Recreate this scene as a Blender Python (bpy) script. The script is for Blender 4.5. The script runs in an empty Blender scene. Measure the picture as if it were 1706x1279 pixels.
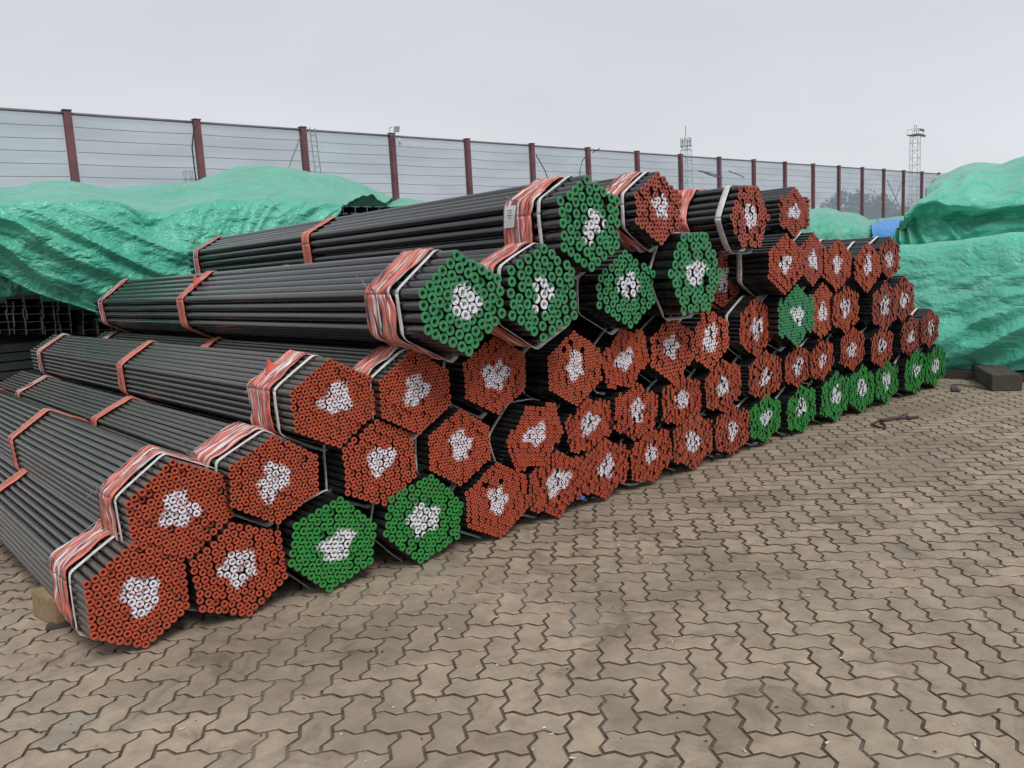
import bpy, bmesh, math, random
import numpy as np
from mathutils import Vector, Matrix, noise as mnoise
random.seed(7); rng = np.random.RandomState(7)
scene = bpy.context.scene
COL = scene.collection
R = math.radians

# ------------------------------------------------------------------ camera
PX, PY = 853.0, 639.5
v1 = np.array([-350., 518.]); v2 = np.array([2300., 375.])      # vanishing points of the pipes and of the pile front
F = math.sqrt(-np.dot(v1 - [PX, PY], v2 - [PX, PY]))
def _ray(x, y): return np.array([x - PX, -(y - PY), -F])
_U = _ray(*v2); _U /= np.linalg.norm(_U)
_V = _ray(*v1); _V /= np.linalg.norm(_V)
_Z = np.cross(_U, _V)
RW = np.array([_U, _V, _Z])
EYE = np.array([0., 0., 1.5])
cam_d = bpy.data.cameras.new('camera'); cam = bpy.data.objects.new('camera', cam_d)
COL.objects.link(cam); scene.camera = cam
cam.matrix_world = Matrix.Translation(Vector(EYE)) @ Matrix(RW.tolist()).to_4x4()
cam_d.sensor_fit = 'HORIZONTAL'; cam_d.sensor_width = 36.0
cam_d.lens = 36.0 * F / 1706.0
cam_d.clip_start = 0.05; cam_d.clip_end = 3000

# ------------------------------------------------------------------ world, sun, exposure
world = bpy.data.worlds.new("World"); scene.world = world; world.use_nodes = True
nt = world.node_tree; nt.nodes.clear()
SUN_EL, SUN_ROT = 52, 200
sky = nt.nodes.new('ShaderNodeTexSky'); sky.sky_type = 'NISHITA'; sky.sun_disc = False
sky.sun_elevation = R(SUN_EL); sky.sun_rotation = R(SUN_ROT); sky.air_density = 1.0; sky.dust_density = 6.0; sky.ozone_density = 1.0
hs = nt.nodes.new('ShaderNodeHueSaturation'); hs.inputs['Saturation'].default_value = 0.15
nt.links.new(sky.outputs[0], hs.inputs['Color'])
tc = nt.nodes.new('ShaderNodeTexCoord')
sep = nt.nodes.new('ShaderNodeSeparateXYZ'); nt.links.new(tc.outputs['Generated'], sep.inputs[0])
rmp = nt.nodes.new('ShaderNodeValToRGB'); nt.links.new(sep.outputs['Z'], rmp.inputs[0])
rmp.color_ramp.elements[0].position = 0.0; rmp.color_ramp.elements[0].color = (0.585, 0.612, 0.645, 1)
rmp.color_ramp.elements[1].position = 0.42; rmp.color_ramp.elements[1].color = (0.455, 0.475, 0.512, 1)
mp = nt.nodes.new('ShaderNodeMapping'); mp.inputs['Scale'].default_value = (1.2, 1.2, 3.5)
nt.links.new(tc.outputs['Generated'], mp.inputs[0])
cn = nt.nodes.new('ShaderNodeTexNoise'); cn.inputs['Scale'].default_value = 1.6; cn.inputs['Detail'].default_value = 4
nt.links.new(mp.outputs[0], cn.inputs['Vector'])
cm = nt.nodes.new('ShaderNodeMapRange'); cm.inputs[1].default_value = .3; cm.inputs[2].default_value = .7
cm.inputs[3].default_value = 10.7; cm.inputs[4].default_value = 11.9
nt.links.new(cn.outputs[0], cm.inputs[0])
vm = nt.nodes.new('ShaderNodeVectorMath'); vm.operation = 'SCALE'
nt.links.new(rmp.outputs[0], vm.inputs[0]); nt.links.new(cm.outputs[0], vm.inputs['Scale'])
b1 = nt.nodes.new('ShaderNodeBackground'); b1.inputs['Strength'].default_value = 0.1
b2 = nt.nodes.new('ShaderNodeBackground'); b2.inputs['Strength'].default_value = 0.1
nt.links.new(hs.outputs[0], b1.inputs[0]); nt.links.new(vm.outputs[0], b2.inputs[0])
mxs = nt.nodes.new('ShaderNodeMixShader'); mxs.inputs[0].default_value = 0.90
nt.links.new(b1.outputs[0], mxs.inputs[1]); nt.links.new(b2.outputs[0], mxs.inputs[2])
wo = nt.nodes.new('ShaderNodeOutputWorld'); nt.links.new(mxs.outputs[0], wo.inputs[0])

sun_d = bpy.data.lights.new('sun', 'SUN'); sun_d.energy = 1.5; sun_d.angle = R(22); sun_d.color = (1, .965, .91)
sun = bpy.data.objects.new('sun', sun_d); COL.objects.link(sun)
_sd = Vector((math.sin(R(SUN_ROT)) * math.cos(R(SUN_EL)), math.cos(R(SUN_ROT)) * math.cos(R(SUN_EL)), math.sin(R(SUN_EL))))
sun.rotation_euler = _sd.to_track_quat('Z', 'Y').to_euler(); sun.location = (0, 0, 40)

scene.view_settings.view_transform = 'Standard'; scene.view_settings.look = 'None'
scene.view_settings.exposure = 0.30; scene.view_settings.gamma = 1.0
scene.render.engine = 'CYCLES'
scene.cycles.use_denoising = True
scene.cycles.max_bounces = 7; scene.cycles.transparent_max_bounces = 24
scene.cycles.use_adaptive_sampling = True

# ------------------------------------------------------------------ helpers
def wray(x, y): return RW @ _ray(x, y)
def at_y(px, py, Y):
    d = wray(px, py); return Vector(EYE + d * (Y / d[1]))
def at_x(px, py, X):
    d = wray(px, py); return Vector(EYE + d * (X / d[0]))
def at_ground(px, py, z=0.0):
    d = wray(px, py); return Vector(EYE + d * ((z - 1.5) / d[2]))
def proj(P):
    q = RW.T @ (np.array(P, float) - EYE); return PX + F * q[0] / -q[2], PY - F * q[1] / -q[2]

def tag(o, label=None, cat=None, group=None, kind=None):
    if label: o['label'] = label
    if cat: o['category'] = cat
    if group: o['group'] = group
    if kind: o['kind'] = kind
    return o
def empty(name, loc=(0, 0, 0), rot=(0, 0, 0)):
    o = bpy.data.objects.new(name, None); COL.objects.link(o)
    o.location = loc; o.rotation_euler = rot; o.empty_display_size = .1
    return o
def link(name, me, parent=None, mats=()):
    o = bpy.data.objects.new(name, me); COL.objects.link(o)
    if parent: o.parent = parent
    return o
def mesh_of(name, verts, faces, mats=(), smooth=False, mi=None, uv=None):
    me = bpy.data.meshes.new(name); me.from_pydata([tuple(v) for v in verts], [], faces)
    for m in mats: me.materials.append(m)
    if smooth: me.polygons.foreach_set('use_smooth', [True] * len(me.polygons))
    if mi is not None: me.polygons.foreach_set('material_index', mi)
    if uv is not None:
        lay = me.uv_layers.new(name='UVMap'); li = np.empty(len(me.loops), dtype=np.int32)
        me.loops.foreach_get('vertex_index', li)
        lay.data.foreach_set('uv', np.asarray(uv, dtype=np.float32)[li].ravel())
    me.update(); return me

class MB:
    """collects simple shapes for ONE mesh"""
    def __init__(s): s.v = []; s.f = []
    def add(s, vs, fs):
        n = len(s.v); s.v += [tuple(v) for v in vs]; s.f += [[i + n for i in f] for f in fs]
    def box(s, c, size, m=None):
        hx, hy, hz = size[0] / 2, size[1] / 2, size[2] / 2
        vs = [Vector((x, y, z)) for x in (-hx, hx) for y in (-hy, hy) for z in (-hz, hz)]
        if m is not None: vs = [m @ v for v in vs]
        c = Vector(c)
        s.add([v + c for v in vs], [(0, 1, 3, 2), (4, 6, 7, 5), (0, 4, 5, 1), (2, 3, 7, 6), (0, 2, 6, 4), (1, 5, 7, 3)])
    def tube(s, pts, r, n=6, closed=False):
        pts = [Vector(p) for p in pts]; k = len(pts); rings = []
        for i, p in enumerate(pts):
            a = pts[i - 1] if (i > 0 or closed) else p
            b = pts[(i + 1) % k] if (i < k - 1 or closed) else p
            t = (b - a); t = t.normalized() if t.length > 1e-9 else Vector((0, 0, 1))
            up = Vector((0, 0, 1)) if abs(t.z) < .9 else Vector((1, 0, 0))
            e1 = t.cross(up).normalized(); e2 = t.cross(e1)
            rr = r[i] if isinstance(r, (list, tuple)) else r
            rings.append([p + (e1 * math.cos(2 * math.pi * j / n) + e2 * math.sin(2 * math.pi * j / n)) * rr for j in range(n)])
        vs = [v for rg in rings for v in rg]; fs = []
        for i in range(k if closed else k - 1):
            i2 = (i + 1) % k
            for j in range(n): fs.append((i * n + j, i * n + (j + 1) % n, i2 * n + (j + 1) % n, i2 * n + j))
        if not closed: fs += [tuple(range(n - 1, -1, -1)), tuple((k - 1) * n + j for j in range(n))]
        s.add(vs, fs)
    def build(s, name, mat, parent=None, smooth=False):
        return link(name, mesh_of(name, s.v, s.f, [mat] if mat else [], smooth), parent)

# ------------------------------------------------------------------ materials
def new_mat(name):
    m = bpy.data.materials.new(name); m.use_nodes = True
    t = m.node_tree; b = t.nodes['Principled BSDF']; return m, t, b
def N(t, kind, **kw):
    n = t.nodes.new(kind)
    for k, v in kw.items():
        if k in n.bl_rna.properties: setattr(n, k, v)
        else: n.inputs[k.replace('_', ' ')].default_value = v
    return n
def ramp(t, src, stops):
    n = t.nodes.new('ShaderNodeValToRGB'); t.links.new(src, n.inputs[0]); cr = n.color_ramp
    while len(cr.elements) < len(stops): cr.elements.new(0.5)
    for e, (p, c) in zip(cr.elements, stops):
        e.position = p; e.color = (c, c, c, 1) if not isinstance(c, tuple) else (*c, 1)
    return n.outputs[0]
def noise_tex(t, vec=None, scale=5, detail=4, rough=.55, dist=0):
    n = t.nodes.new('ShaderNodeTexNoise'); n.inputs['Scale'].default_value = scale
    n.inputs['Detail'].default_value = detail; n.inputs['Roughness'].default_value = rough; n.inputs['Distortion'].default_value = dist
    if vec is not None: t.links.new(vec, n.inputs['Vector'])
    return n.outputs[0]
def mixc(t, fac, a, b, mode='MIX'):
    n = t.nodes.new('ShaderNodeMix'); n.data_type = 'RGBA'; n.blend_type = mode
    for s, v in ((0, fac), (6, a), (7, b)):
        if isinstance(v, (int, float)): n.inputs[s].default_value = v
        elif isinstance(v, tuple): n.inputs[s].default_value = (*v, 1)
        else: t.links.new(v, n.inputs[s])
    return n.outputs[2]
def math_n(t, op, a, b=None, c=None, clamp=False):
    n = t.nodes.new('ShaderNodeMath'); n.operation = op; n.use_clamp = clamp
    for i, v in enumerate((a, b, c)):
        if v is None: continue
        if isinstance(v, (int, float)): n.inputs[i].default_value = v
        else: t.links.new(v, n.inputs[i])
    return n.outputs[0]
def mapping(t, src, scale=(1, 1, 1), rot=(0, 0, 0)):
    n = t.nodes.new('ShaderNodeMapping'); n.inputs['Scale'].default_value = scale; n.inputs['Rotation'].default_value = rot
    t.links.new(src, n.inputs[0]); return n.outputs[0]
def bump(t, b, h, strength=.3, dist=.01):
    n = t.nodes.new('ShaderNodeBump'); n.inputs['Strength'].default_value = strength; n.inputs['Distance'].default_value = dist
    t.links.new(h, n.inputs['Height']); t.links.new(n.outputs[0], b.inputs['Normal'])
def world_pos(t): return t.nodes.new('ShaderNodeNewGeometry').outputs['Position']
def tint_of(t):
    g = t.nodes.new('ShaderNodeNewGeometry'); o = t.nodes.new('ShaderNodeObjectInfo')
    return math_n(t, 'FRACT', math_n(t, 'ADD', g.outputs['Random Per Island'], o.outputs['Random']))

def simple(name, col, rough=.6, metal=0., var=.25, scale=6, bmp=0.):
    m, t, b = new_mat(name)
    n = noise_tex(t, world_pos(t), scale, 6, .6)
    lo = tuple(c * (1 - var) for c in col); hi = tuple(min(1, c * (1 + var)) for c in col)
    t.links.new(ramp(t, n, [(.3, lo), (.7, hi)]), b.inputs['Base Color'])
    b.inputs['Roughness'].default_value = rough; b.inputs['Metallic'].default_value = metal
    if bmp: bump(t, b, noise_tex(t, world_pos(t), scale * 8, 4), bmp, .004)
    return m

def mat_pipe(name, base, dust, spec=.5, rough=.38, metal=.5):
    m, t, b = new_mat(name)
    p = world_pos(t)
    st = noise_tex(t, mapping(t, p, (26, 1.1, 26)), 1.0, 5, .65)
    sp = noise_tex(t, mapping(t, p, (70, 22, 70)), 1.0, 3, .6)
    tn = tint_of(t)
    c = mixc(t, ramp(t, st, [(.35, 0.), (.72, .8)]), base, dust)
    c = mixc(t, math_n(t, 'MULTIPLY', tn, .45), c, tuple(x * .30 for x in base))
    c = mixc(t, ramp(t, sp, [(.62, 0.), (.75, .55)]), c, tuple(min(1, x * 2.2 + .02) for x in dust))
    t.links.new(c, b.inputs['Base Color'])
    t.links.new(ramp(t, st, [(.3, rough - .08), (.75, rough + .22)]), b.inputs['Roughness'])
    b.inputs['Specular IOR Level'].default_value = spec; b.inputs['Metallic'].default_value = metal; b.inputs['IOR'].default_value = 1.65
    b.inputs['Coat Weight'].default_value = .25; b.inputs['Coat Roughness'].default_value = .12
    rs = noise_tex(t, mapping(t, p, (9, .7, 9)), 1.0, 4, .7)
    t.links.new(mixc(t, ramp(t, rs, [(.58, 0.), (.78, .5)]), c, (.085, .045, .025)), b.inputs['Base Color'])
    bump(t, b, sp, .25, .001)
    return m
M_PIPE = mat_pipe('dusty_dark_steel', (.018, .0155, .0125), (.085, .070, .052), .5, .30, 0.)
M_PIPE_DARK = mat_pipe('black_varnished_steel', (.0065, .0075, .0085), (.038, .041, .043), .5, .20, 0.)

PAINT = {'red': ((.60, .095, .032), (.38, .056, .027)), 'green': ((.042, .33, .125), (.026, .20, .082)),
         'dull_red': ((.46, .10, .062), (.32, .065, .045)), 'bright_green': ((.022, .34, .052), (.014, .21, .040)),
         'orange': ((.56, .105, .040), (.36, .060, .03))}
def mat_paint(colour, root, w, h, seed):
    """end paint with the sprayed white star of one bundle (mark with its own shape, in the bundle's own space)"""
    m, t, b = new_mat('end_paint_' + colour)
    A, B = PAINT[colour]
    tcn = t.nodes.new('ShaderNodeTexCoord'); tcn.object = root
    obj = tcn.outputs['Object']
    sp = t.nodes.new('ShaderNodeSeparateXYZ'); t.links.new(obj, sp.inputs[0])
    r = random.Random(seed)
    x = math_n(t, 'DIVIDE', math_n(t, 'SUBTRACT', sp.outputs[0], r.uniform(-.03, .03) * w), w * .5 * r.uniform(.92, 1.12))
    z = math_n(t, 'DIVIDE', math_n(t, 'SUBTRACT', sp.outputs[2], r.uniform(-.02, .05) * h), h * .5 * r.uniform(.92, 1.12))
    rad = math_n(t, 'SQRT', math_n(t, 'ADD', math_n(t, 'MULTIPLY', x, x), math_n(t, 'MULTIPLY', z, z)))
    th = math_n(t, 'ARCTAN2', z, x)
    c5 = math_n(t, 'COSINE', math_n(t, 'ADD', math_n(t, 'MULTIPLY', th, 5.0), r.uniform(0, 6.28)))
    c3 = math_n(t, 'COSINE', math_n(t, 'ADD', math_n(t, 'MULTIPLY', th, 2.0), r.uniform(0, 6.28)))
    c4 = math_n(t, 'COSINE', math_n(t, 'ADD', math_n(t, 'MULTIPLY', th, 3.0), r.uniform(0, 6.28)))
    lim = math_n(t, 'ADD', math_n(t, 'MULTIPLY', c5, r.uniform(.02, .06)), math_n(t, 'ADD', math_n(t, 'MULTIPLY', c3, r.uniform(.02, .06)), math_n(t, 'ADD', math_n(t, 'MULTIPLY', c4, r.uniform(.02, .07)), r.uniform(.33, .385))))
    ns = noise_tex(t, mapping(t, obj, (1, 1, 1)), 26, 4, .65)
    lim = math_n(t, 'ADD', lim, math_n(t, 'MULTIPLY', math_n(t, 'SUBTRACT', ns, .5), .30))
    mask = math_n(t, 'MULTIPLY', math_n(t, 'SUBTRACT', lim, rad), 15.0, clamp=True)
    blot = ramp(t, noise_tex(t, obj, 60, 2), [(.36, .0), (.46, 1.)])
    mask = math_n(t, 'MULTIPLY', mask, blot)
    tn = tint_of(t)
    grime = noise_tex(t, world_pos(t), 34, 5, .7)
    c = mixc(t, tn, A, B)
    c = mixc(t, ramp(t, grime, [(.42, 0.), (.68, .6)]), c, (.12, .075, .06))
    big = noise_tex(t, world_pos(t), 5, 2)
    c = mixc(t, ramp(t, big, [(.35, 0.), (.75, .30)]), c, tuple(min(1, v * 1.15 + .035) for v in B))
    c = mixc(t, mask, c, mixc(t, tn, (.86, .84, .90), (.68, .66, .74)))
    t.links.new(c, b.inputs['Base Color']); b.inputs['Roughness'].default_value = .62
    b.inputs['Specular IOR Level'].default_value = .3
    bump(t, b, noise_tex(t, world_pos(t), 160, 3), .25, .001)
    return m

def mat_cloth():
    m, t, b = new_mat('red_woven_wrap')
    uv = t.nodes.new('ShaderNodeUVMap').outputs[0]
    s1 = noise_tex(t, mapping(t, uv, (1.1, 11, 1)), 1.0, 3, .5, .5)
    s2 = noise_tex(t, mapping(t, uv, (3.0, 34, 1)), 1.0, 3, .6, .3)
    c = ramp(t, s1, [(.36, (.045, .035, .05)), (.40, (.20, .06, .06)), (.425, (.62, .10, .07)), (.50, (.72, .21, .155)), (.55, (.66, .17, .12)), (.575, (.60, .42, .39)), (.60, (.76, .72, .73))])
    c = mixc(t, ramp(t, s2, [(.56, 0.), (.72, .75)]), c, (.24, .10, .095))
    c = mixc(t, ramp(t, noise_tex(t, world_pos(t), 14, 4), [(.5, 0.), (.75, .5)]), c, (.30, .22, .19))
    t.links.new(c, b.inputs['Base Color']); b.inputs['Roughness'].default_value = .55
    b.inputs['Subsurface Weight'].default_value = 0.0
    bump(t, b, s2, .7, .004)
    return m
M_WRAP = mat_cloth()
def mat_cloth_plain():
    m, t, b = new_mat('salmon_wrap')
    uv = t.nodes.new('ShaderNodeUVMap').outputs[0]
    s1 = noise_tex(t, mapping(t, uv, (3, 16, 1)), 1.0, 4, .6, .4)
    c = ramp(t, s1, [(.3, (.36, .075, .055)), (.45, (.62, .15, .10)), (.6, (.66, .24, .18)), (.74, (.40, .30, .27))])
    t.links.new(c, b.inputs['Base Color']); b.inputs['Roughness'].default_value = .55
    bump(t, b, s1, .6, .004)
    return m
M_WRAP2 = mat_cloth_plain()
M_FLAP = simple('red_torn_cloth', (.62, .085, .05), .6, 0, .25, 30, .3)
M_STRAP = simple('white_polyester_strap', (.62, .61, .60), .5, 0, .22, 22, .2)
M_WIRE = simple('tie_wire_steel', (.22, .215, .21), .4, .7, .3, 30)
M_PAPER = simple('white_paper_tag', (.72, .73, .76), .7, 0, .08, 60)
M_PRINT = simple('tag_print', (.16, .17, .20), .7, 0, .3, 60)
M_BLUE = simple('blue_plastic', (.03, .14, .55), .4, 0, .3, 20)

def mat_tarp(name, col, pale, crease=.11):
    m, t, b = new_mat(name)
    p = world_pos(t)
    n = noise_tex(t, p, 1.3, 4, .6, .6)
    c = mixc(t, ramp(t, n, [(.4, 0.), (.7, .6)]), col, pale)
    d = noise_tex(t, mapping(t, p, (1, 1, .5)), 6, 5, .7)
    c = mixc(t, ramp(t, d, [(.58, 0.), (.85, .35)]), c, tuple(x * .5 for x in col))
    t.links.new(c, b.inputs['Base Color']); b.inputs['Roughness'].default_value = .36
    b.inputs['Specular IOR Level'].default_value = .75
    cr = noise_tex(t, mapping(t, p, (1, 1, 1.8), (.3, .2, .5)), 2.7, 4, .5, .35)
    rdg = math_n(t, 'ABSOLUTE', math_n(t, 'SUBTRACT', cr, .5))
    cr2 = noise_tex(t, p, 10, 3, .5, .3)
    rdg2 = math_n(t, 'ABSOLUTE', math_n(t, 'SUBTRACT', cr2, .5))
    hh = math_n(t, 'ADD', math_n(t, 'MULTIPLY', rdg, 1.5), math_n(t, 'MULTIPLY', rdg2, .38))
    bump(t, b, hh, 1.0, crease)
    b.inputs['Sheen Weight'].default_value = .45; b.inputs['Sheen Roughness'].default_value = .35
    tr = t.nodes.new('ShaderNodeBsdfTranslucent'); t.links.new(c, tr.inputs['Color'])
    ms = t.nodes.new('ShaderNodeMixShader'); ms.inputs[0].default_value = .18
    t.links.new(b.outputs[0], ms.inputs[1]); t.links.new(tr.outputs[0], ms.inputs[2])
    t.links.new(ms.outputs[0], t.nodes['Material Output'].inputs[0])
    return m
M_TARP = mat_tarp('green_tarpaulin', (.075, .52, .355), (.20, .68, .51), .10)
M_TARP2 = mat_tarp('newer_green_tarpaulin', (.10, .58, .41), (.25, .72, .56), .065)
M_TARPB = mat_tarp('blue_tarpaulin', (.015, .30, .82), (.05, .40, .88))

# ------------------------------------------------------------------ ground sheet
def mat_sand(name, a, b_, scale):
    m, t, b = new_mat(name)
    p = world_pos(t)
    n = noise_tex(t, p, scale, 8, .7); n2 = noise_tex(t, p, scale * .05, 3)
    c = mixc(t, ramp(t, n, [(.35, 0.), (.7, 1.)]), a, b_)
    c = mixc(t, ramp(t, n2, [(.52, 0.), (.66, .55)]), c, (.34, .31, .27))
    t.links.new(c, b.inputs['Base Color']); b.inputs['Roughness'].default_value = .95
    bump(t, b, n, .7, .006)
    return m
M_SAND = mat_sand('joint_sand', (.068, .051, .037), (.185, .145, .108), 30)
M_YARD = mat_sand('yard_concrete', (.16, .14, .12), (.26, .23, .20), 3)
o = link('ground', mesh_of('ground', [(-1500, -1500, -.02), (1500, -1500, -.02), (1500, 1500, -.02), (-1500, 1500, -.02)], [(0, 1, 2, 3)], [M_YARD]))
tag(o, kind='structure')
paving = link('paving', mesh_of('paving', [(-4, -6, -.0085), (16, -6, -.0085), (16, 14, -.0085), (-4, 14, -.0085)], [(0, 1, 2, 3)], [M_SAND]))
tag(paving, kind='structure')

def mat_paver():
    m, t, b = new_mat('concrete_paver')
    p = world_pos(t); tn = tint_of(t)
    c = ramp(t, tn, [(0., (.310, .250, .184)), (.2, (.385, .308, .228)), (.45, (.420, .334, .246)), (.62, (.350, .290, .214)), (.8, (.455, .365, .270)), (.93, (.400, .298, .234)), (1., (.320, .296, .232))])
    f1 = noise_tex(t, p, 9, 6, .65, .3)
    c = mixc(t, ramp(t, f1, [(.35, 0.), (.7, .62)]), c, (.175, .142, .108))
    f2 = noise_tex(t, p, 85, 5, .7)
    c = mixc(t, ramp(t, f2, [(.54, 0.), (.74, .5)]), c, (.42, .355, .29))
    c = mixc(t, ramp(t, noise_tex(t, p, 210, 2, .6), [(.60, 0.), (.70, .45)]), c, (.17, .14, .11))
    st = noise_tex(t, p, 1.1, 5, .6, .5)
    c = mixc(t, ramp(t, st, [(.47, 0.), (.66, .50)]), c, (.135, .112, .088))
    st2 = noise_tex(t, mapping(t, p, (1, 1, 1), (0, 0, 1.)), 3.1, 5, .7, 1.0)
    c = mixc(t, ramp(t, st2, [(.54, 0.), (.66, .50)]), c, (.105, .084, .064))
    c = mixc(t, ramp(t, noise_tex(t, p, 2.3, 3, .5), [(.60, 0.), (.75, .35)]), c, (.40, .26, .20))
    wv = noise_tex(t, mapping(t, p, (46, 3, 1), (0, 0, .6)), 1., 3, .6)
    c = mixc(t, ramp(t, wv, [(.66, 0.), (.76, .22)]), c, (.48, .42, .36))
    t.links.new(c, b.inputs['Base Color'])
    t.links.new(ramp(t, f1, [(.3, .62), (.7, .82)]), b.inputs['Roughness'])
    b.inputs['Specular IOR Level'].default_value = .35
    bump(t, b, math_n(t, 'ADD', f2, math_n(t, 'MULTIPLY', f1, 2.0)), .55, .0035)
    return m
M_PAVER = mat_paver()
PU = .1135
def s_edge(a, b):
    """one unit edge of the zigzag block: point-symmetric S curve from a to b (b excluded)"""
    a = Vector(a); b = Vector(b); d = b - a; n = Vector((-d.y, d.x))
    return [a, a + d * .30 + n * .105, a + d * .70 - n * .105]
def paver_mesh(vertical, name, detail=False):
    u = PU
    if vertical: c = [(0, 0), (u, 0), (u, u), (u, 2 * u), (0, 2 * u), (0, u)]
    else: c = [(0, 0), (u, 0), (2 * u, 0), (2 * u, u), (u, u), (0, u)]
    ctr = Vector((u / 2, u, 0)) if vertical else Vector((u, u / 2, 0))
    out = []
    for i in range(6):
        # keep the same S curve on an edge whichever way it is walked (it is point symmetric)
        out += s_edge(c[i], c[(i + 1) % 6])
    P = [Vector((p[0], p[1], 0)) - ctr for p in out]; n = len(P)
    def inset(k):
        r = []
        for i in range(n):
            a, p, q = P[i - 1], P[i], P[(i + 1) % n]
            e1 = (p - a).normalized(); e2 = (q - p).normalized()
            n1 = Vector((-e1.y, e1.x, 0)); n2 = Vector((-e2.y, e2.x, 0)); s = n1 + n2
            s = s / max(.5, s.dot(n1)) if s.length > 1e-6 else n1
            r.append(p + s * k)
        return r
    top = inset(.0088); mid = inset(.0056); low = inset(.0046)
    vs = [(*p.xy, 0.0) for p in top] + [(*p.xy, -.0022) for p in mid] + [(*p.xy, -.013) for p in low]
    fs = [tuple(range(n))]
    for k in (0, 1):
        for i in range(n):
            j = (i + 1) % n; fs.append((k * n + i, k * n + n + i, k * n + n + j, k * n + j))
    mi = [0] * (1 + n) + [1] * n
    if not detail:
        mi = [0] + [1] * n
        vs = [(*p.xy, 0.0) for p in inset(.0085)] + [(*p.xy, -.011) for p in low]
        fs = [tuple(range(n))] + [(i, n + i, n + (i + 1) % n, (i + 1) % n) for i in range(n)]
    return vs, fs, ctr, mi
PV = {}
for vert in (0, 1):
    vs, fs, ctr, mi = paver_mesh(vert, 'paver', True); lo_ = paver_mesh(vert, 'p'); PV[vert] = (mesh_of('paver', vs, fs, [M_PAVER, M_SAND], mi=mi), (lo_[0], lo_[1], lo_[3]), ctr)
ANG = R(-47.8); ca, sa = math.cos(ANG), math.sin(ANG)
cells = []
for i in range(-90, 160):
    for j in range(-60, 200):
        # 90 degree herringbone of 2:1 blocks, period 4 along the diagonal
        k = (i - j) % 4
        if k == 0: vert = 0
        elif k == 3: vert = 1   # the block starts here and runs up
        else: continue
        u0, w0 = i * PU, j * PU
        ctr = PV[vert][2]; cx_, cy_ = u0 + ctr.x, w0 + ctr.y
        X = ca * cx_ - sa * cy_; Y = sa * cx_ + ca * cy_
        if not (-3.5 < X < 14.5 and -4.5 < Y < 12.5): continue
        if 1.9 < X < 8.6 and 4.2 < Y < 9.6: continue
        if Y > 9.8 or X > 10.9: continue
        cells.append((X, Y, vert))
def visible_size(c):
    q = RW.T @ (np.array([c[0], c[1], 0]) - EYE)
    if q[2] > -.3: return -1
    x = PX + F * q[0] / -q[2]; y = PY - F * q[1] / -q[2]
    if -60 < x < 1766 and 500 < y < 1340:
        if c[1] > 3.5 and c[0] > 1.0: return -1
        return 1 / -q[2]
    return -1
cells.sort(key=visible_size, reverse=True)
sv, sf, smi = [], [], []
for n_, (X, Y, vert) in enumerate(cells):
    me, (lv, lf, lmi), _ = PV[vert]
    m = Matrix.Translation((X, Y, rng.uniform(-.0016, .0012))) @ Matrix.Rotation(ANG + rng.normal(0, .008), 4, 'Z') \
        @ Matrix.Rotation(rng.normal(0, .006), 4, 'X') @ Matrix.Rotation(rng.normal(0, .006), 4, 'Y')
    if n_ < 300:
        o = bpy.data.objects.new('paver', me); COL.objects.link(o); o.parent = paving; o.matrix_world = m
    else:
        b0 = len(sv); sv += [tuple(m @ Vector(v)) for v in lv]; sf += [tuple(i + b0 for i in f) for f in lf]; smi += lmi
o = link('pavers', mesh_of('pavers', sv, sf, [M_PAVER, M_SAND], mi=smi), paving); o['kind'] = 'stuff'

# ------------------------------------------------------------------ the pile of pipe bundles
def pipe_mesh(ns, simple_=False):
    prof = [(1, 5.3), (1, .0025), (.94, 0), (.47, 0), (.44, .004), (.44, .07)] if not simple_ else [(1, 5.3), (1, 0), (.46, 0), (.44, .05)]
    mi_of = [0, 1, 1, 1, 1] if not simple_ else [0, 1, 1]
    vs = [(r * math.cos(2 * math.pi * k / ns), y, r * math.sin(2 * math.pi * k / ns)) for r, y in prof for k in range(ns)]
    fs, mi = [], []
    for a in range(len(prof) - 1):
        for k in range(ns):
            fs.append((a * ns + k, a * ns + (k + 1) % ns, (a + 1) * ns + (k + 1) % ns, (a + 1) * ns + k)); mi.append(mi_of[a])
    fs.append(tuple((len(prof) - 1) * ns + k for k in range(ns))); mi.append(0)
    fs.append(tuple(ns - 1 - k for k in range(ns))); mi.append(0)
    return vs, fs, mi
def pipe_data():
    vs, fs, mi = pipe_mesh(14)
    me = mesh_of('pipe', vs, fs, [M_PIPE, M_PIPE], mi=mi)
    bm = bmesh.new(); bm.from_mesh(me)
    for f in bm.faces: f.smooth = len(f.verts) == 4
    for e in bm.edges:
        ys = [round(v.co.y, 4) for v in e.verts]
        if ys[0] == ys[1] and ys[0] in (0.0, .0025, 5.3): e.smooth = False
    bm.to_mesh(me); bm.free(); return me
PIPE_ME = pipe_data()
SV, SF, SMI = pipe_mesh(9, True)

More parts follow.
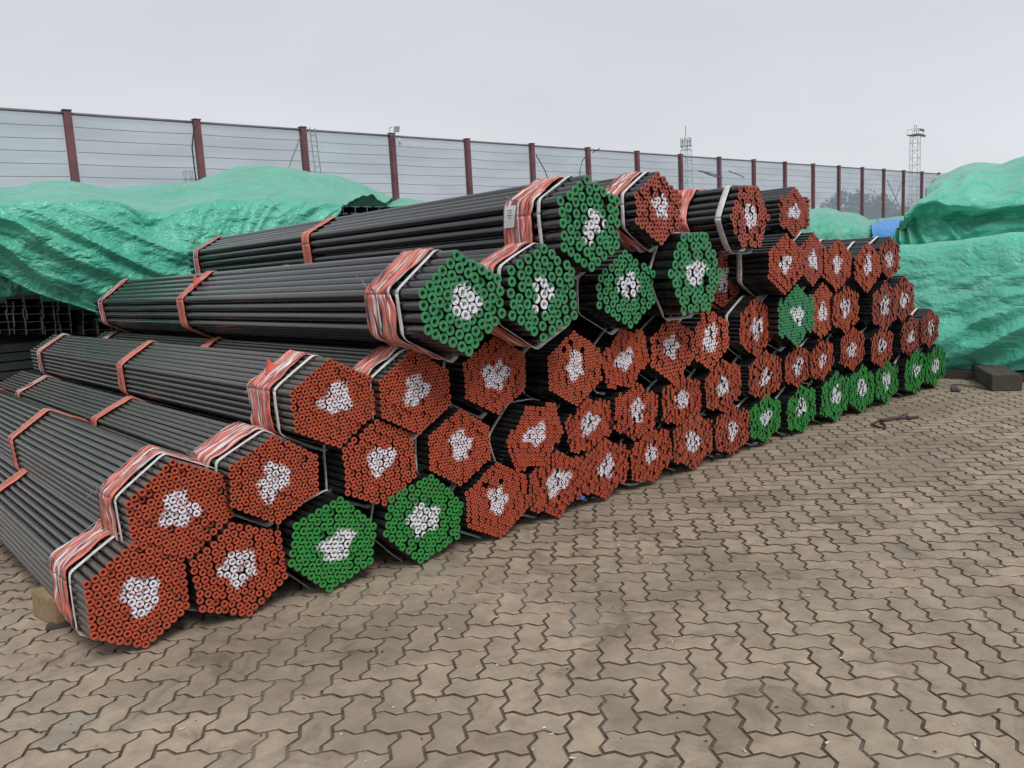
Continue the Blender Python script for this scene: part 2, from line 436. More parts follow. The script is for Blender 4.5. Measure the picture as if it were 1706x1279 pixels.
def hull(pts):
    pts = sorted(set(map(tuple, pts)))
    def half(ps):
        h = []
        for p in ps:
            while len(h) >= 2 and (h[-1][0] - h[-2][0]) * (p[1] - h[-2][1]) - (h[-1][1] - h[-2][1]) * (p[0] - h[-2][0]) <= 0: h.pop()
            h.append(p)
        return h[:-1]
    return half(pts) + half(pts[::-1])
def loop_of(P, rad, n=96):
    circ = [(math.cos(a) * rad, math.sin(a) * rad) for a in np.linspace(0, 2 * math.pi, 12, endpoint=False)]
    H = hull([(x + a, z + b) for x, z in P for a, b in circ])
    H = np.array(H + [H[0]]); seg = np.linalg.norm(np.diff(H, axis=0), axis=1); s = np.concatenate([[0], np.cumsum(seg)])
    t = np.linspace(0, s[-1], n, endpoint=False)
    L = np.stack([np.interp(t, s, H[:, 0]), np.interp(t, s, H[:, 1])], 1)
    nx = np.roll(L, -1, 0) - np.roll(L, 1, 0); nx /= np.linalg.norm(nx, axis=1)[:, None] + 1e-9
    return L, np.stack([nx[:, 1], -nx[:, 0]], 1), s[-1]

def band(name, root, loopdata, y0, wid, off, mat, rumple, seed, m=9, slack=0., pinch=.0, thick=0.0):
    L, Nn, per = loopdata; n = len(L); vs, uv, fs = [], [], []
    for i in range(n + 1):
        a = 2 * math.pi * i / n; k = i % n
        cx_, sx_ = math.cos(a) * 1.3, math.sin(a) * 1.3
        wv = wid * (1 - pinch * (0.5 + .5 * mnoise.noise((cx_ * 1.4, sx_ * 1.4, seed))))
        dy = (wid - wv) * .5 + rumple * 1.2 * mnoise.noise((cx_, sx_, seed + 9))
        low = max(0., -Nn[k][1]) ** 2
        for j in range(m):
            v = j / (m - 1)
            fold = mnoise.noise((cx_ * 2.2, sx_ * 2.2 + v * .6, seed + v * 7.0))
            r = off + rumple * (.45 + .9 * fold) * (1 if 0 < j < m - 1 else .4) + slack * low * (1 - .5 * v)
            r = max(r, off * .6)
            vs.append((L[k][0] + Nn[k][0] * r, y0 + dy + v * wv + rumple * .4 * mnoise.noise((cx_ * 4, sx_ * 4, v * 5 + seed)), L[k][1] + Nn[k][1] * r))
            uv.append((i / n * per * 2.0, v * wid * 4 + seed * .37))
    for i in range(n):
        for j in range(m - 1): fs.append((i * m + j, i * m + j + 1, (i + 1) * m + j + 1, (i + 1) * m + j))
    o = link(name, mesh_of(name, vs, fs, [mat], True, uv=uv), root)
    md = o.modifiers.new('thickness', 'SOLIDIFY'); md.thickness = .0022; md.offset = 1
    return o

def relax(P, d, it=45):
    P = P.copy(); C0 = P.mean(0)
    for _ in range(it):
        D = P[:, None, :] - P[None, :, :]; dist = np.sqrt((D ** 2).sum(-1)) + 1e-9
        ov = np.clip(d - dist, 0, None); np.fill_diagonal(ov, 0)
        P += (D / dist[..., None] * ov[..., None] * .42).sum(1)
        P -= (P - C0) * .0004
    return P

def front_y(x): return float(np.interp(x, [0, 1, 2, 2.8, 6, 9.5], [3.42, 3.40, 3.30, 3.25, 3.21, 3.14]))
ORD = ['first', 'second', 'third', 'fourth', 'fifth', 'sixth', 'seventh', 'eighth', 'ninth', 'tenth', 'eleventh', 'twelfth', 'thirteenth', 'fourteenth', 'fifteenth', 'sixteenth', 'seventeenth']
ROWNAME = ['bottom row', 'second row up', 'third row up', 'fourth row up', 'top row']
G, RD, DR, BG, OR = 'green', 'red', 'dull_red', 'bright_green', 'orange'
# (face centre x, y, width, height in the photograph; rings; colour; extra)
ROWS = [
 [(233,997,172,178,6,RD,{}),(403,955,157,162,6,RD,{'rot':4}),(559,911,149,154,5,BG,{'rot':-14}),(710,870,134,144,5,BG,{'rot':-16}),(832,837,104,129,7,RD,{'gap':2}),
  (930,807,92,115,7,RD,{}),(1010,781,80,105,7,RD,{}),(1087,758,71,95,7,RD,{'rot':8}),(1157,734,65,100,7,OR,{}),(1222,716,57,88,7,OR,{}),(1277,697,52,84,6,BG,{}),
  (1337,681,55,83,6,BG,{'rot':6}),(1394,662,50,87,6,BG,{}),(1438,649,42,82,6,BG,{'rot':-6}),(1479,635,42,76,6,BG,{}),(1527,623,38,78,6,BG,{'rot':5}),(1560,612,33,74,6,BG,{})],
 [(304,849,177,170,6,RD,{'rot':3}),(461,800,152,149,6,RD,{'rot':-4}),(635,772,121,147,6,RD,{}),(769,746,105,130,6,RD,{'rot':-3}),(894,727,104,109,6,RD,{'rot':20}),
  (985,709,80,98,6,RD,{'rot':10}),(1062,686,84,98,6,RD,{'rot':-6}),(1138,668,66,96,7,RD,{}),(1207,643,66,92,7,OR,{'rot':5}),(1277,626,60,88,7,OR,{}),(1331,610,44,75,7,OR,{}),
  (1371,600,45,72,7,OR,{'rot':8}),(1422,581,45,76,7,OR,{}),(1471,578,41,72,7,OR,{}),(1520,560,37,72,7,DR,{}),(1551,547,33,67,7,DR,{})],
 [(559,672,140,153,6,RD,{'rot':2}),(695,655,118,141,6,RD,{}),(828,626,105,132,7,RD,{}),(960,614,91,128,6,OR,{'gap':3}),(1044,598,84,105,6,RD,{'rot':15}),
  (1122,582,72,115,4,OR,{}),(1185,567,64,107,4,OR,{'rot':4}),(1262,545,56,104,7,OR,{}),(1329,526,60,106,5,G,{'dy':-.06}),(1372,518,42,96,5,OR,{}),(1411,515,44,84,6,OR,{}),
  (1476,510,42,88,7,DR,{}),(1507,498,36,80,7,DR,{})],
 [(775,506,143,180,4,G,{'dy':-.28,'rot':5}),(907,489,117,167,4,G,{'dy':-.26,'rot':-4}),(1048,482,100,134,4,G,{'dy':-.15}),(1162,454,90,137,4,G,{'dy':-.22,'rot':30}),
  (1208,467,66,98,4,DR,{'dy':.2}),(1311,440,58,104,5,OR,{'dy':-.12}),(1356,432,44,92,5,DR,{}),(1397,442,46,90,5,OR,{}),(1447,445,42,87,5,OR,{}),(1484,430,37,74,6,DR,{})],
 [(987,372,105,165,4,G,{'dy':-.27}),(1101,347,80,126,4,DR,{'dy':-.2}),(1252,361,65,106,4,DR,{'dy':-.15,'rot':30}),(1326,354,50,88,5,DR,{'dy':-.05})]]
WORD = {'red': 'red', 'dull_red': 'dull red', 'orange': 'orange red', 'green': 'dark green', 'bright_green': 'bright green'}
SPECIAL = {(4, 0): 'dark green ended black pipe bundle, leftmost on top, with a white paper tag',
           (3, 0): 'dark green ended bundle of thick black pipes, leftmost of the fourth row up',
           (0, 0): 'red ended pipe bundle nearest the camera, lying on the ground at the left end',
           (1, 0): 'red ended bundle with a white strap and wire knot, leftmost of the second row up',
           (3, 4): 'shaded dull red ended bundle recessed behind the flat-topped green one, fourth row up',
           (3, 3): 'flat-topped dark green ended bundle, fourth bundle of the fourth row up',
           (0, 16): 'last bright green ended bundle on the ground at the far right end'}
BUNDLES = {}
def bundle(ri, ci, spec, count):
    px, py, wp, hp, rings, colour, ex = spec
    Y = 3.25
    for _ in range(3):
        c = at_y(px, py, Y); Y = front_y(c.x) + ex.get('dy', 0) + (.012 * math.sin(ci * 2.7 + ri) if ri else 0)
    c = at_y(px, py, Y)
    a, b = proj(c - Vector((.1, 0, 0))), proj(c + Vector((.1, 0, 0))); w = wp / ((b[0] - a[0]) / .2)
    a, b = proj(c - Vector((0, 0, .1))), proj(c + Vector((0, 0, .1))); h = hp / (abs(b[1] - a[1]) / .2)
    w = min(w, h * 1.18)
    rnd = np.random.RandomState(100 * ri + ci)
    if ri == 0: c.z = max(c.z, h / 2 + .005)
    root = empty('pipe_bundle', c)
    lab = SPECIAL.get((ri, ci)) or '%s ended steel pipe bundle, %s from the left in the %s' % (WORD[colour], ORD[ci], ROWNAME[ri])
    tag(root, lab, 'pipe bundle', 'hexagonal pipe bundles in the big pile')
    # close packed lattice cut to the flattened hexagon of the bundle
    flat = abs(ex.get('rot', 0)) == 30; d = h / ((1.732 if flat else 2) * rings + 1); ro = R(ex.get('rot', 0))
    q_, r_ = np.meshgrid(np.arange(-14, 15), np.arange(-22, 23)); q_, r_ = q_.ravel(), r_.ravel()
    P = np.stack([.8660254 * q_, r_ + q_ / 2], 1) * d
    if flat: P = P[:, ::-1]
    hw, hh = (w - d) / 2 + .02 * d, (h - d) / 2 + .02 * d
    if flat: t_ = np.maximum(np.abs(P[:, 1]) / hh, np.abs(P[:, 0]) / hw + .5 * np.abs(P[:, 1]) / hh)
    else: t_ = np.maximum(np.abs(P[:, 0]) / hw, np.abs(P[:, 1]) / hh + .5 * np.abs(P[:, 0]) / hw)
    P = P[t_ <= 1.0 + .22 / rings]
    P = P * [(w - d) / np.ptp(P[:, 0]), (h - d) / np.ptp(P[:, 1])]
    if not flat: P = P @ np.array([[math.cos(ro), math.sin(ro)], [-math.sin(ro), math.cos(ro)]])
    P += rnd.normal(0, d * (.06 if rings > 4 else .09), P.shape)
    P = relax(P, d * .985)
    P = P * np.array([(w - d) / np.ptp(P[:, 0]), (h - d) / np.ptp(P[:, 1])]) * .7 + P * .3
    P = relax(P, d * .96, 10); P -= (P.max(0) + P.min(0)) / 2
    if len(P) > 295: P = P[np.argsort((P ** 2).sum(1))[:295]]
    if ex.get('gap'):
        keep = np.ones(len(P), bool); inner = np.where((np.abs(P[:, 0]) < w * .33) & (P[:, 1] > h * .05) & (P[:, 1] < h * .36))[0]
        keep[rnd.choice(inner, ex['gap'], replace=False)] = False; P = P[keep]
    rad = d * .5 * .945
    body = M_PIPE if (ri, ci) in ((0, 0), (1, 0), (1, 1), (2, 0), (2, 1)) else M_PIPE_DARK
    paint = mat_paint(colour, root, w, h, ri * 31 + ci)
    pitch = hp / (2 * rings + 1)
    if pitch >= 7.9:
        for x, z in P:
            o = bpy.data.objects.new('pipe', PIPE_ME); COL.objects.link(o); o.parent = root
            o.location = (x, abs(rnd.normal(0, .007 if rings > 4 else .012)), z); o.scale = (rad, 1, rad)
            o.rotation_euler = (0, rnd.uniform(0, 6), 0)
            o.material_slots[0].link = 'OBJECT'; o.material_slots[0].material = body
            o.material_slots[1].link = 'OBJECT'; o.material_slots[1].material = paint
    else:
        V = np.array(SV); vs = []; fs = []; mi = []
        for x, z in P:
            b0 = len(vs); yo = abs(rnd.normal(0, .010))
            vs += [(v[0] * rad + x, v[1] + yo, v[2] * rad + z) for v in V]; fs += [tuple(i + b0 for i in f) for f in SF]; mi += SMI
        me = mesh_of('pipes', vs, fs, [body, paint], mi=mi)
        me.polygons.foreach_set('use_smooth', [m_ == 0 and len(f) == 4 for m_, f in zip(mi, fs)])
        me.set_sharp_from_angle(angle=R(50))
        o = link('pipes', me, root); o['kind'] = 'stuff'
    ld = loop_of(P, rad + .001)
    sd = ri * 17.3 + ci * 3.1
    near = (ri, ci) in ((0, 0), (0, 1), (1, 0), (1, 1), (2, 0), (2, 1), (3, 0), (3, 1), (4, 0), (4, 1), (4, 2), (4, 3))
    if near or ri == 4:
        y0 = {(0, 0): .20, (1, 0): .13, (1, 1): .15, (2, 0): .17, (2, 1): .10, (3, 0): .19, (3, 1): .10, (4, 0): .17, (4, 1): .12, (4, 2): .34, (4, 3): .35}.get((ri, ci), .2)
        wf = {(0, 0): .30, (1, 0): .24, (1, 1): .33, (2, 0): .30, (2, 1): .24, (3, 0): .30, (3, 1): .20, (4, 0): .30, (4, 1): .2, (4, 2): .32}.get((ri, ci), .2)
        band('wrap', root, ld, y0, wf, .003, M_WRAP, .019, sd, 21, .014, .45)
        ys = y0 - .035 if (ri, ci) != (4, 2) else .08
        ws = .030 if (ri, ci) != (4, 2) else .055
        band('strap', root, ld, ys, ws, .005, M_STRAP, .003, sd + 2, 4, .03, .25)
        if (ri, ci) == (2, 0): flap(root, ld, y0 + wf * .5, sd, .62)
        if near and (ri, ci) not in ((4, 2), (4, 3)):
            band('strap', root, ld, y0 + wf * .45, .022, .013, M_STRAP, .004, sd + 4, 4, .01, .3)
            tie_wires(root, ld, y0, wf, sd)
    else:
        wst = .05 if (ri, ci) in ((2, 3), (2, 11), (3, 5), (1, 6)) else .026
        band('strap', root, ld, .10 + .06 * rnd.rand() + (.10 if wst > .04 else 0), wst, .004, M_STRAP, .003, sd, 4, .035, .2)
        band('wrap', root, ld, .45 + .1 * rnd.rand(), .2, .003, M_WRAP, .010, sd + 1, 8, .01, .3)
    if (ri, ci) == (3, 4): band('wrap', root, ld, .03, .10, .004, M_WRAP2, .006, sd + 3, 6, 0, .1)
    # middle and rear wraps, where the sides can be seen
    if near and ci <= 1:
        mids = {(0, 0): (1.92,), (0, 1): (2.2,), (1, 0): (2.15, 4.9), (1, 1): (2.0, 4.25), (2, 0): (2.45, 4.85), (2, 1): (2.4, 4.85), (3, 0): (2.95, 5.0), (3, 1): (2.9, 5.0), (4, 0): (2.72, 5.02), (4, 1): (2.7, 5.0)}[(ri, ci)]
        for k_, ym in enumerate(mids):
            band('wrap', root, ld, ym, .15 if k_ == 0 else .12, .003, M_WRAP2 if k_ == 0 else M_WRAP, .010, sd + 6 + k_, 12, .008, .35)
            if k_ == 0 and (ri, ci) == (3, 0): flap(root, ld, ym - .02, sd + 5, .55)
            if k_: band('strap', root, ld, ym + .1, .02, .009, M_STRAP, .004, sd + 8, 4, 0, .3)
            mb = MB(); add_loop_wire(mb, ld, ym + .07, .016, .0022, sd + 12); mb.build('tie_wire', M_WIRE, root, True)
    BUNDLES[(ri, ci)] = (root, ld, w, h, c, P, rad)
    return root
def add_loop_wire(mb, ld, y, off, r, seed):
    L, Nn, per = ld; n = len(L)
    mb.tube([(L[i][0] + Nn[i][0] * (off + .003 * mnoise.noise((i * .2, seed, 0))), y + .012 * mnoise.noise((math.cos(i * 6.283 / n), math.sin(i * 6.283 / n), seed)), L[i][1] + Nn[i][1] * off) for i in range(0, n, 2)], r, 5, True)
def flap(root, ld, y, seed, frac):
    """a loose torn end of the wrap standing off the top of the bundle"""
    L, Nn, per = ld; top = [i for i in range(len(L)) if Nn[i][1] > .3 and L[i][0] < 0]
    i = top[int(len(top) * frac) % len(top)]; b = Vector((L[i][0], y, L[i][1])) + Vector((Nn[i][0], 0, Nn[i][1])) * .02
    n_ = Vector((Nn[i][0], 0, Nn[i][1])); tdir = Vector((Nn[i][1], 0, -Nn[i][0])); vs, fs, uv = [], [], []
    for a in range(6):
        for c in range(5):
            u, v = a / 5, c / 4 - .5
            p = b + tdir * (v * .085 * (1 - .93 * u) + .03 * u) + n_ * (.062 * u - .01) + Vector((0, .03 * u, 0)) + Vector((0, .02, 0)) * mnoise.noise((u * 3, v * 4, seed))
            vs.append(p); uv.append((u * .4, v * .25 + seed))
    for a in range(5):
        for c in range(4): fs.append((a * 5 + c, a * 5 + c + 1, (a + 1) * 5 + c + 1, (a + 1) * 5 + c))
    o = link('loose_flap', mesh_of('loose_flap', vs, fs, [M_FLAP], True, uv=uv), root)
    o.modifiers.new('thickness', 'SOLIDIFY').thickness = .0012
def tie_wires(root, ld, y0, wf, seed):
    L, Nn, per = ld
    for k in range(3):
        mb = MB(); add_loop_wire(mb, ld, y0 + wf * (.2 + .28 * k), .017 + .002 * k, .0024, seed + k)
        if k == 1:
            # twisted knot with two loose tails at the upper left corner
            i = int(np.argmin(L[:, 0] - L[:, 1] * .25)); p = Vector((L[i][0] - .022, y0 + wf * .5, L[i][1] + .02))
            rr = random.Random(seed)
            mb.tube([p + Vector((-.004 * math.cos(a) - .006, a * .0035, .012 * math.sin(a))) for a in np.linspace(0, 9, 18)], .0023, 5)
            for s in (1, -1):
                d = Vector((-.05 * rr.uniform(.5, 1.1), .06 * s * rr.uniform(.4, 1.2), .055 * rr.uniform(-.4, 1.2)))
                mb.tube([p, p + d * .3 + Vector((-.02, 0, 0)), p + d * .7 + Vector((-.01, 0, .01)), p + d * 1.4], .0021, 5)
        mb.build('tie_wire', M_WIRE, root, True)
for ri, row in enumerate(ROWS):
    for ci, spec in enumerate(row): bundle(ri, ci, spec, len(row))

# paper tag on the top left bundle, blue tag low on the sixth bundle
root, ld, w, h, c, P, rad = BUNDLES[(4, 0)]
L, Nn, _ = ld; i = int(np.argmin(abs(L[:, 0] + w * .46) + abs(L[:, 1] - h * .10)))
mb = MB(); p0 = Vector((L[i][0] - .030, .30, L[i][1] + .03)); nseg = 5; vs = []; fs = []
for a in range(nseg + 1):
    for b_ in range(2): vs.append((p0.x - .004 * math.sin(a * .8), p0.y + b_ * .085 + a * .006, p0.z + .035 - a * .024))
for a in range(nseg): fs.append((a * 2, a * 2 + 1, a * 2 + 3, a * 2 + 2))
tg = link('paper_tag', mesh_of('paper_tag', vs, fs, [M_PAPER]), root)
tg.modifiers.new('thickness', 'SOLIDIFY').thickness = .001
mb = MB()
for k, (a, b_) in enumerate(((.018, .060), (.022, .052), (.016, .064), (.03, .05))):
    mb.box((p0.x - .0070, p0.y + (a + b_) / 2 + .012, p0.z + .010 - k * .014), (.0008, b_ - a, .004))
mb.build('print', M_PRINT, tg)
root, ld, w, h, c, P, rad = BUNDLES[(0, 5)]
mb = MB(); mb.box((w * .42, -.008, -h * .30), (.03, .006, .022), Matrix.Rotation(.5, 3, 'Y')); mb.tube([(w * .42, -.006, -h * .30), (w * .40, -.004, -h * .26), (w * .38, .0, -h * .22)], .002, 5)
mb.build('blue_tag', M_BLUE, root)

# ------------------------------------------------------------------ timbers and small things on the paving
def mat_wood(name, a, b_):
    m, t, b = new_mat(name)
    tcn = t.nodes.new('ShaderNodeTexCoord').outputs['Object']
    g = noise_tex(t, mapping(t, tcn, (3, 40, 40)), 1.0, 5, .65, .5)
    c = mixc(t, ramp(t, g, [(.3, 0.), (.7, 1.)]), a, b_)
    c = mixc(t, ramp(t, noise_tex(t, tcn, 18, 4), [(.55, 0.), (.8, .6)]), c, tuple(x * .35 for x in a))
    t.links.new(c, b.inputs['Base Color']); b.inputs['Roughness'].default_value = .85
    bump(t, b, g, .6, .004); return m
M_WOOD = mat_wood('raw_pine', (.36, .25, .14), (.24, .16, .09)); M_WOODD = mat_wood('weathered_timber', (.085, .068, .052), (.045, .038, .032))
def timber(name, loc, size, rz, mat, label, group=None, rx=0.):
    bm = bmesh.new(); bmesh.ops.create_cube(bm, size=1)
    bmesh.ops.scale(bm, vec=size, verts=bm.verts)
    bmesh.ops.bevel(bm, geom=bm.edges[:], offset=.006, segments=2, affect='EDGES')
    bmesh.ops.subdivide_edges(bm, edges=[e for e in bm.edges if e.calc_length() > .08], cuts=5, use_grid_fill=True)
    for v in bm.verts:
        k = mnoise.noise_vector(v.co * 9 + Vector(loc)) * .004; v.co += k
    me = bpy.data.meshes.new(name); bm.to_mesh(me); bm.free(); me.materials.append(mat)
    o = link(name, me); o.location = loc; o.rotation_euler = (rx, 0, rz); tag(o, label, 'timber', group); return o
timber('timber_block', (.765, 4.10, .065), (.17, .26, .13), .15, M_WOOD, 'pale wooden chock against the side of the nearest bundle')
timber('timber_board', (1.02, 3.86, .012), (.75, .05, .024), -.35, M_WOODD, 'thin dark board lying under the nearest bundle')
timber('timber_beam', (9.62, 2.74, .085), (.95, .28, .17), .50, M_WOODD, 'dark square timber on the paving in front of the right tarp')
timber('timber_beam', (9.9, 3.5, .05), (.14, 2.4, .10), .05, M_WOODD, 'dark bearer half hidden under the edge of the right tarp')
# twisted scrap of cloth by the chock
mb = MB(); mb.tube([(.73, 4.27, .13), (.745, 4.245, .155), (.76, 4.22, .15), (.775, 4.2, .16), (.79, 4.17, .14)], [.010, .022, .016, .024, .008], 7)
tag(mb.build('cloth_scrap', simple('brown_scrap', (.30, .21, .13), .8, 0, .5, 50), None, True), 'crumpled brown scrap on top of the wooden chock', 'scrap')
# the hook and strap left on the paving
M_RUST = simple('rusty_iron', (.075, .045, .045), .7, .2, .4, 60, .3)
mb = MB(); hp_ = [at_ground(x, y, .015) for x, y in ((1530, 694), (1516, 696), (1502, 696), (1490, 697), (1478, 699), (1467, 700))]
mb.tube(hp_, [.012, .016, .018, .017, .018, .014], 7)
lp = [at_ground(x, y, .014) for x, y in ((1467, 699), (1460, 703), (1452, 706), (1458, 709), (1468, 712), (1476, 712), (1474, 707), (1466, 703))]
mb.tube(lp, .009, 6); mb.tube([at_ground(x, y, .03) for x, y in ((1497, 697), (1502, 692), (1509, 690), (1513, 694))], .008, 6)
tag(mb.build('lifting_sling', M_RUST, None, True), 'dark rusty sling with a hook loop lying on the paving', 'sling')
bm = bmesh.new(); bmesh.ops.create_icosphere(bm, subdivisions=2, radius=.045)
for v in bm.verts: v.co = v.co * (1 + .35 * mnoise.noise(v.co * 22)); v.co.z *= .8; v.co.y *= 1.2
me = bpy.data.meshes.new('stone'); bm.to_mesh(me); bm.free(); me.materials.append(simple('dark_stone', (.10, .09, .08), .9, 0, .4, 40, .4))
o = link('stone', me); o.location = at_ground(1592, 648, .03); tag(o, 'small dark stone on the paving near the right tarp', 'stone')
mb = MB(); mb.tube([at_ground(x, y, .012) for x, y in ((1585, 641), (1600, 640), (1618, 643), (1636, 646), (1645, 648))], .006, 6)
tag(mb.build('cable', M_RUST, None, True), 'thin dark wire from the stone to the square timber', 'wire')
# bits of litter in the joints
M_LIT = simple('pale_litter', (.55, .52, .47), .8, 0, .4, 80); vs, fs = [], []
for k in range(150):
    x, y = rng.uniform(60, 1700), 680 + 590 * rng.rand() ** 1.2
    p = at_ground(x, y, .004)
    if p.y > 3.15 or p.x > 9.5: continue
    a = rng.uniform(0, 6.28); s = rng.uniform(.0015, .006); e = rng.uniform(.6, 2.6); b0 = len(vs)
    ux = Vector((math.cos(a), math.sin(a), 0)) * s * e; uy = Vector((-math.sin(a), math.cos(a), 0)) * s * .6
    vs += [p - ux - uy, p + ux - uy * .6, p + ux * .7 + uy, p - ux * .8 + uy + Vector((0, 0, s * .3)), p + Vector((0, 0, s * .7))]
    fs += [(b0, b0 + 1, b0 + 4), (b0 + 1, b0 + 2, b0 + 4), (b0 + 2, b0 + 3, b0 + 4), (b0 + 3, b0, b0 + 4)]
o = link('litter', mesh_of('litter', vs, fs, [M_LIT])); tag(o, 'pale chips and grit scattered over the paving', 'litter', kind='stuff')
M_DIRT = simple('dark_chips', (.05, .042, .035), .9, 0, .4, 80); vs, fs = [], []
for k in range(150):
    x, y = rng.uniform(0, 1700), 660 + 610 * rng.rand() ** 1.1
    p = at_ground(x, y, .003)
    if p.y > 3.3 and p.x > 1 or p.x > 9.6: continue
    a = rng.uniform(0, 6.28); s = rng.uniform(.0015, .005); b0 = len(vs)
    ux = Vector((math.cos(a), math.sin(a), 0)) * s * 1.5; uy = Vector((-math.sin(a), math.cos(a), 0)) * s
    vs += [p - ux - uy, p + ux - uy * .6, p + ux * .7 + uy, p - ux * .8 + uy, p + Vector((0, 0, s * .9))]
    fs += [(b0, b0 + 1, b0 + 4), (b0 + 1, b0 + 2, b0 + 4), (b0 + 2, b0 + 3, b0 + 4), (b0 + 3, b0, b0 + 4)]
o = link('gravel_chips', mesh_of('gravel_chips', vs, fs, [M_DIRT])); tag(o, 'small dark chips of gravel scattered over the paving', 'gravel', kind='stuff')

# ------------------------------------------------------------------ tarpaulins
def catmull(ctrl, n):
    ctrl = np.asarray(ctrl, float); k = len(ctrl); t = np.linspace(0, k - 1, n); out = []
    for x in t:
        i = min(int(x), k - 2); f = x - i
        p0, p1, p2, p3 = ctrl[max(i - 1, 0)], ctrl[i], ctrl[i + 1], ctrl[min(i + 2, k - 1)]
        out.append(.5 * ((2 * p1) + (-p0 + p2) * f + (2 * p0 - 5 * p1 + 4 * p2 - p3) * f * f + (-p0 + 3 * p1 - 3 * p2 + p3) * f ** 3))
    return np.array(out)
def drape(name, rows, nu, nv, mat, disp, hem_r=.012):
    """rows: list of rows (bottom edge first) of world points; disp(u, v, p) -> offset along the outward normal"""
    g = np.array([[tuple(p) for p in r] for r in rows])             # rows x cols x 3
    g1 = np.stack([catmull(g[i], nu) for i in range(len(rows))])
    g2 = np.stack([catmull(g1[:, j], nv) for j in range(nu)], 1)     # nv x nu x 3
    du = np.gradient(g2, axis=1); dv = np.gradient(g2, axis=0); nn = np.cross(du, dv); nn /= np.linalg.norm(nn, axis=2)[..., None] + 1e-9
    for a in range(nv):
        for b in range(nu): g2[a, b] += nn[a, b] * disp(b / (nu - 1), a / (nv - 1), g2[a, b])
    vs = g2.reshape(-1, 3); fs = [(a * nu + b, a * nu + b + 1, (a + 1) * nu + b + 1, (a + 1) * nu + b) for a in range(nv - 1) for b in range(nu - 1)]
    o = link(name, mesh_of(name, vs, fs, [mat], True))
    md = o.modifiers.new('thickness', 'SOLIDIFY'); md.thickness = .004
    if hem_r:
        mb = MB(); mb.tube([Vector(p) for p in g2[0, ::3]], hem_r, 6); mb.build('hem', mat, o, True)
    return o
def nz(*a): return mnoise.noise(Vector(a))
def ridge(x): return 1 - abs(x) * 2

YP = [9.75, 9.55, 9.50, 9.62, 9.95, 10.8, 12.2, 14.0]
LT = [[(-260,370),(-160,410),(0,455),(70,487),(177,522),(280,548),(370,555),(470,520),(556,420)],
      [(-260,350),(-160,375),(0,405),(75,430),(180,450),(285,462),(375,458),(470,430),(560,382)],
      [(-260,345),(-160,356),(0,366),(80,374),(180,388),(290,402),(380,390),(470,366),(566,355)],
      [(-260,343),(-160,345),(0,345),(90,348),(190,355),(268,356),(370,341),(470,337),(570,343)],
      [(-260,341),(-160,342),(0,342),(90,344),(190,349),(272,349),(372,337),(472,331),(576,337)],
      [(-260,336),(-160,336),(0,334),(90,336),(190,338),(280,334),(380,325),(480,315),(600,326)],
      [(-260,330),(-160,328),(0,324),(95,315),(190,321),(290,317),(395,299),(510,291),(642,336)],
      [(-260,336),(-160,334),(0,330),(95,321),(190,326),(290,324),(395,306),(515,302),(655,342)]]
rows = [[at_y(x, y, Yp) for x, y in r] for r, Yp in zip(LT, YP)]
rows.append([Vector((p.x + .3, 15.0, 1.2)) for p in rows[-1]])
def d_left(u, v, p):
    s = 0.
    front = max(0., 1 - abs(v - .18) / .36)
    left = min(1, max(0, (0.80 - u) / .22)); right = 1 - left
    s += front * left * (.12 * ridge(nz(u * 2.6, v * 11 + u * 5.5, 3.)) + .07 * nz(u * 5, v * 30 + u * 12, 8.))
    s += front * right * (.11 * ridge(nz((u * 21 - v * 9), v * 1.6, 5.)) + .03 * nz(u * 50 - v * 22, v * 3, 6.))
    s += .12 * nz(p[0] * .9, p[1] * .6, 2.) * (1 if v > .4 else .4) + .030 * nz(p[0] * 4, p[1] * 2.5, p[2] * 4)
    # deep pocket near the middle where the sheet sags
    du, dv = (u - .60) / .05, (v - .36) / .08
    s -= .22 * math.exp(-(du * du + dv * dv))
    return s
o = drape('tarpaulin', rows, 300, 190, M_TARP, d_left)
tag(o, 'large green tarpaulin draped over the stacked beams behind the left of the pile', 'tarpaulin')
rows = [[at_y(x, y, 10.15) for x, y in ((-300, 500), (-120, 500), (0, 492), (56, 482), (110, 470))],
        [at_y(x, y, 10.05) for x, y in ((-300, 460), (-120, 455), (0, 450), (56, 448), (110, 440))],
        [at_y(x, y, 10.2) for x, y in ((-300, 400), (-120, 400), (0, 400), (56, 400), (110, 400))]]
o = drape('tarpaulin', rows, 70, 36, M_TARP, lambda u, v, p: .07 * nz(u * 10, v * 3, 1.) + .03 * nz(u * 30, v * 6, 4.))
tag(o, 'darker green tarpaulin flap hanging behind the big left sheet', 'tarpaulin')
rows = [[at_y(x, y, Yp) for x, y in r] for Yp, r in ((13.0, ((630, 352), (665, 352), (700, 352), (740, 352))), (12.8, ((640, 344), (668, 342), (700, 343), (730, 347))), (13.6, ((648, 338), (672, 331), (696, 334), (720, 344))), (14.5, ((655, 345), (675, 344), (700, 344), (722, 348))))]
o = drape('tarpaulin', rows, 50, 36, M_TARP, lambda u, v, p: .06 * nz(u * 7, v * 5, 1.), 0)
tag(o, 'small pale green tarpaulin heap behind the dark beams', 'tarpaulin')

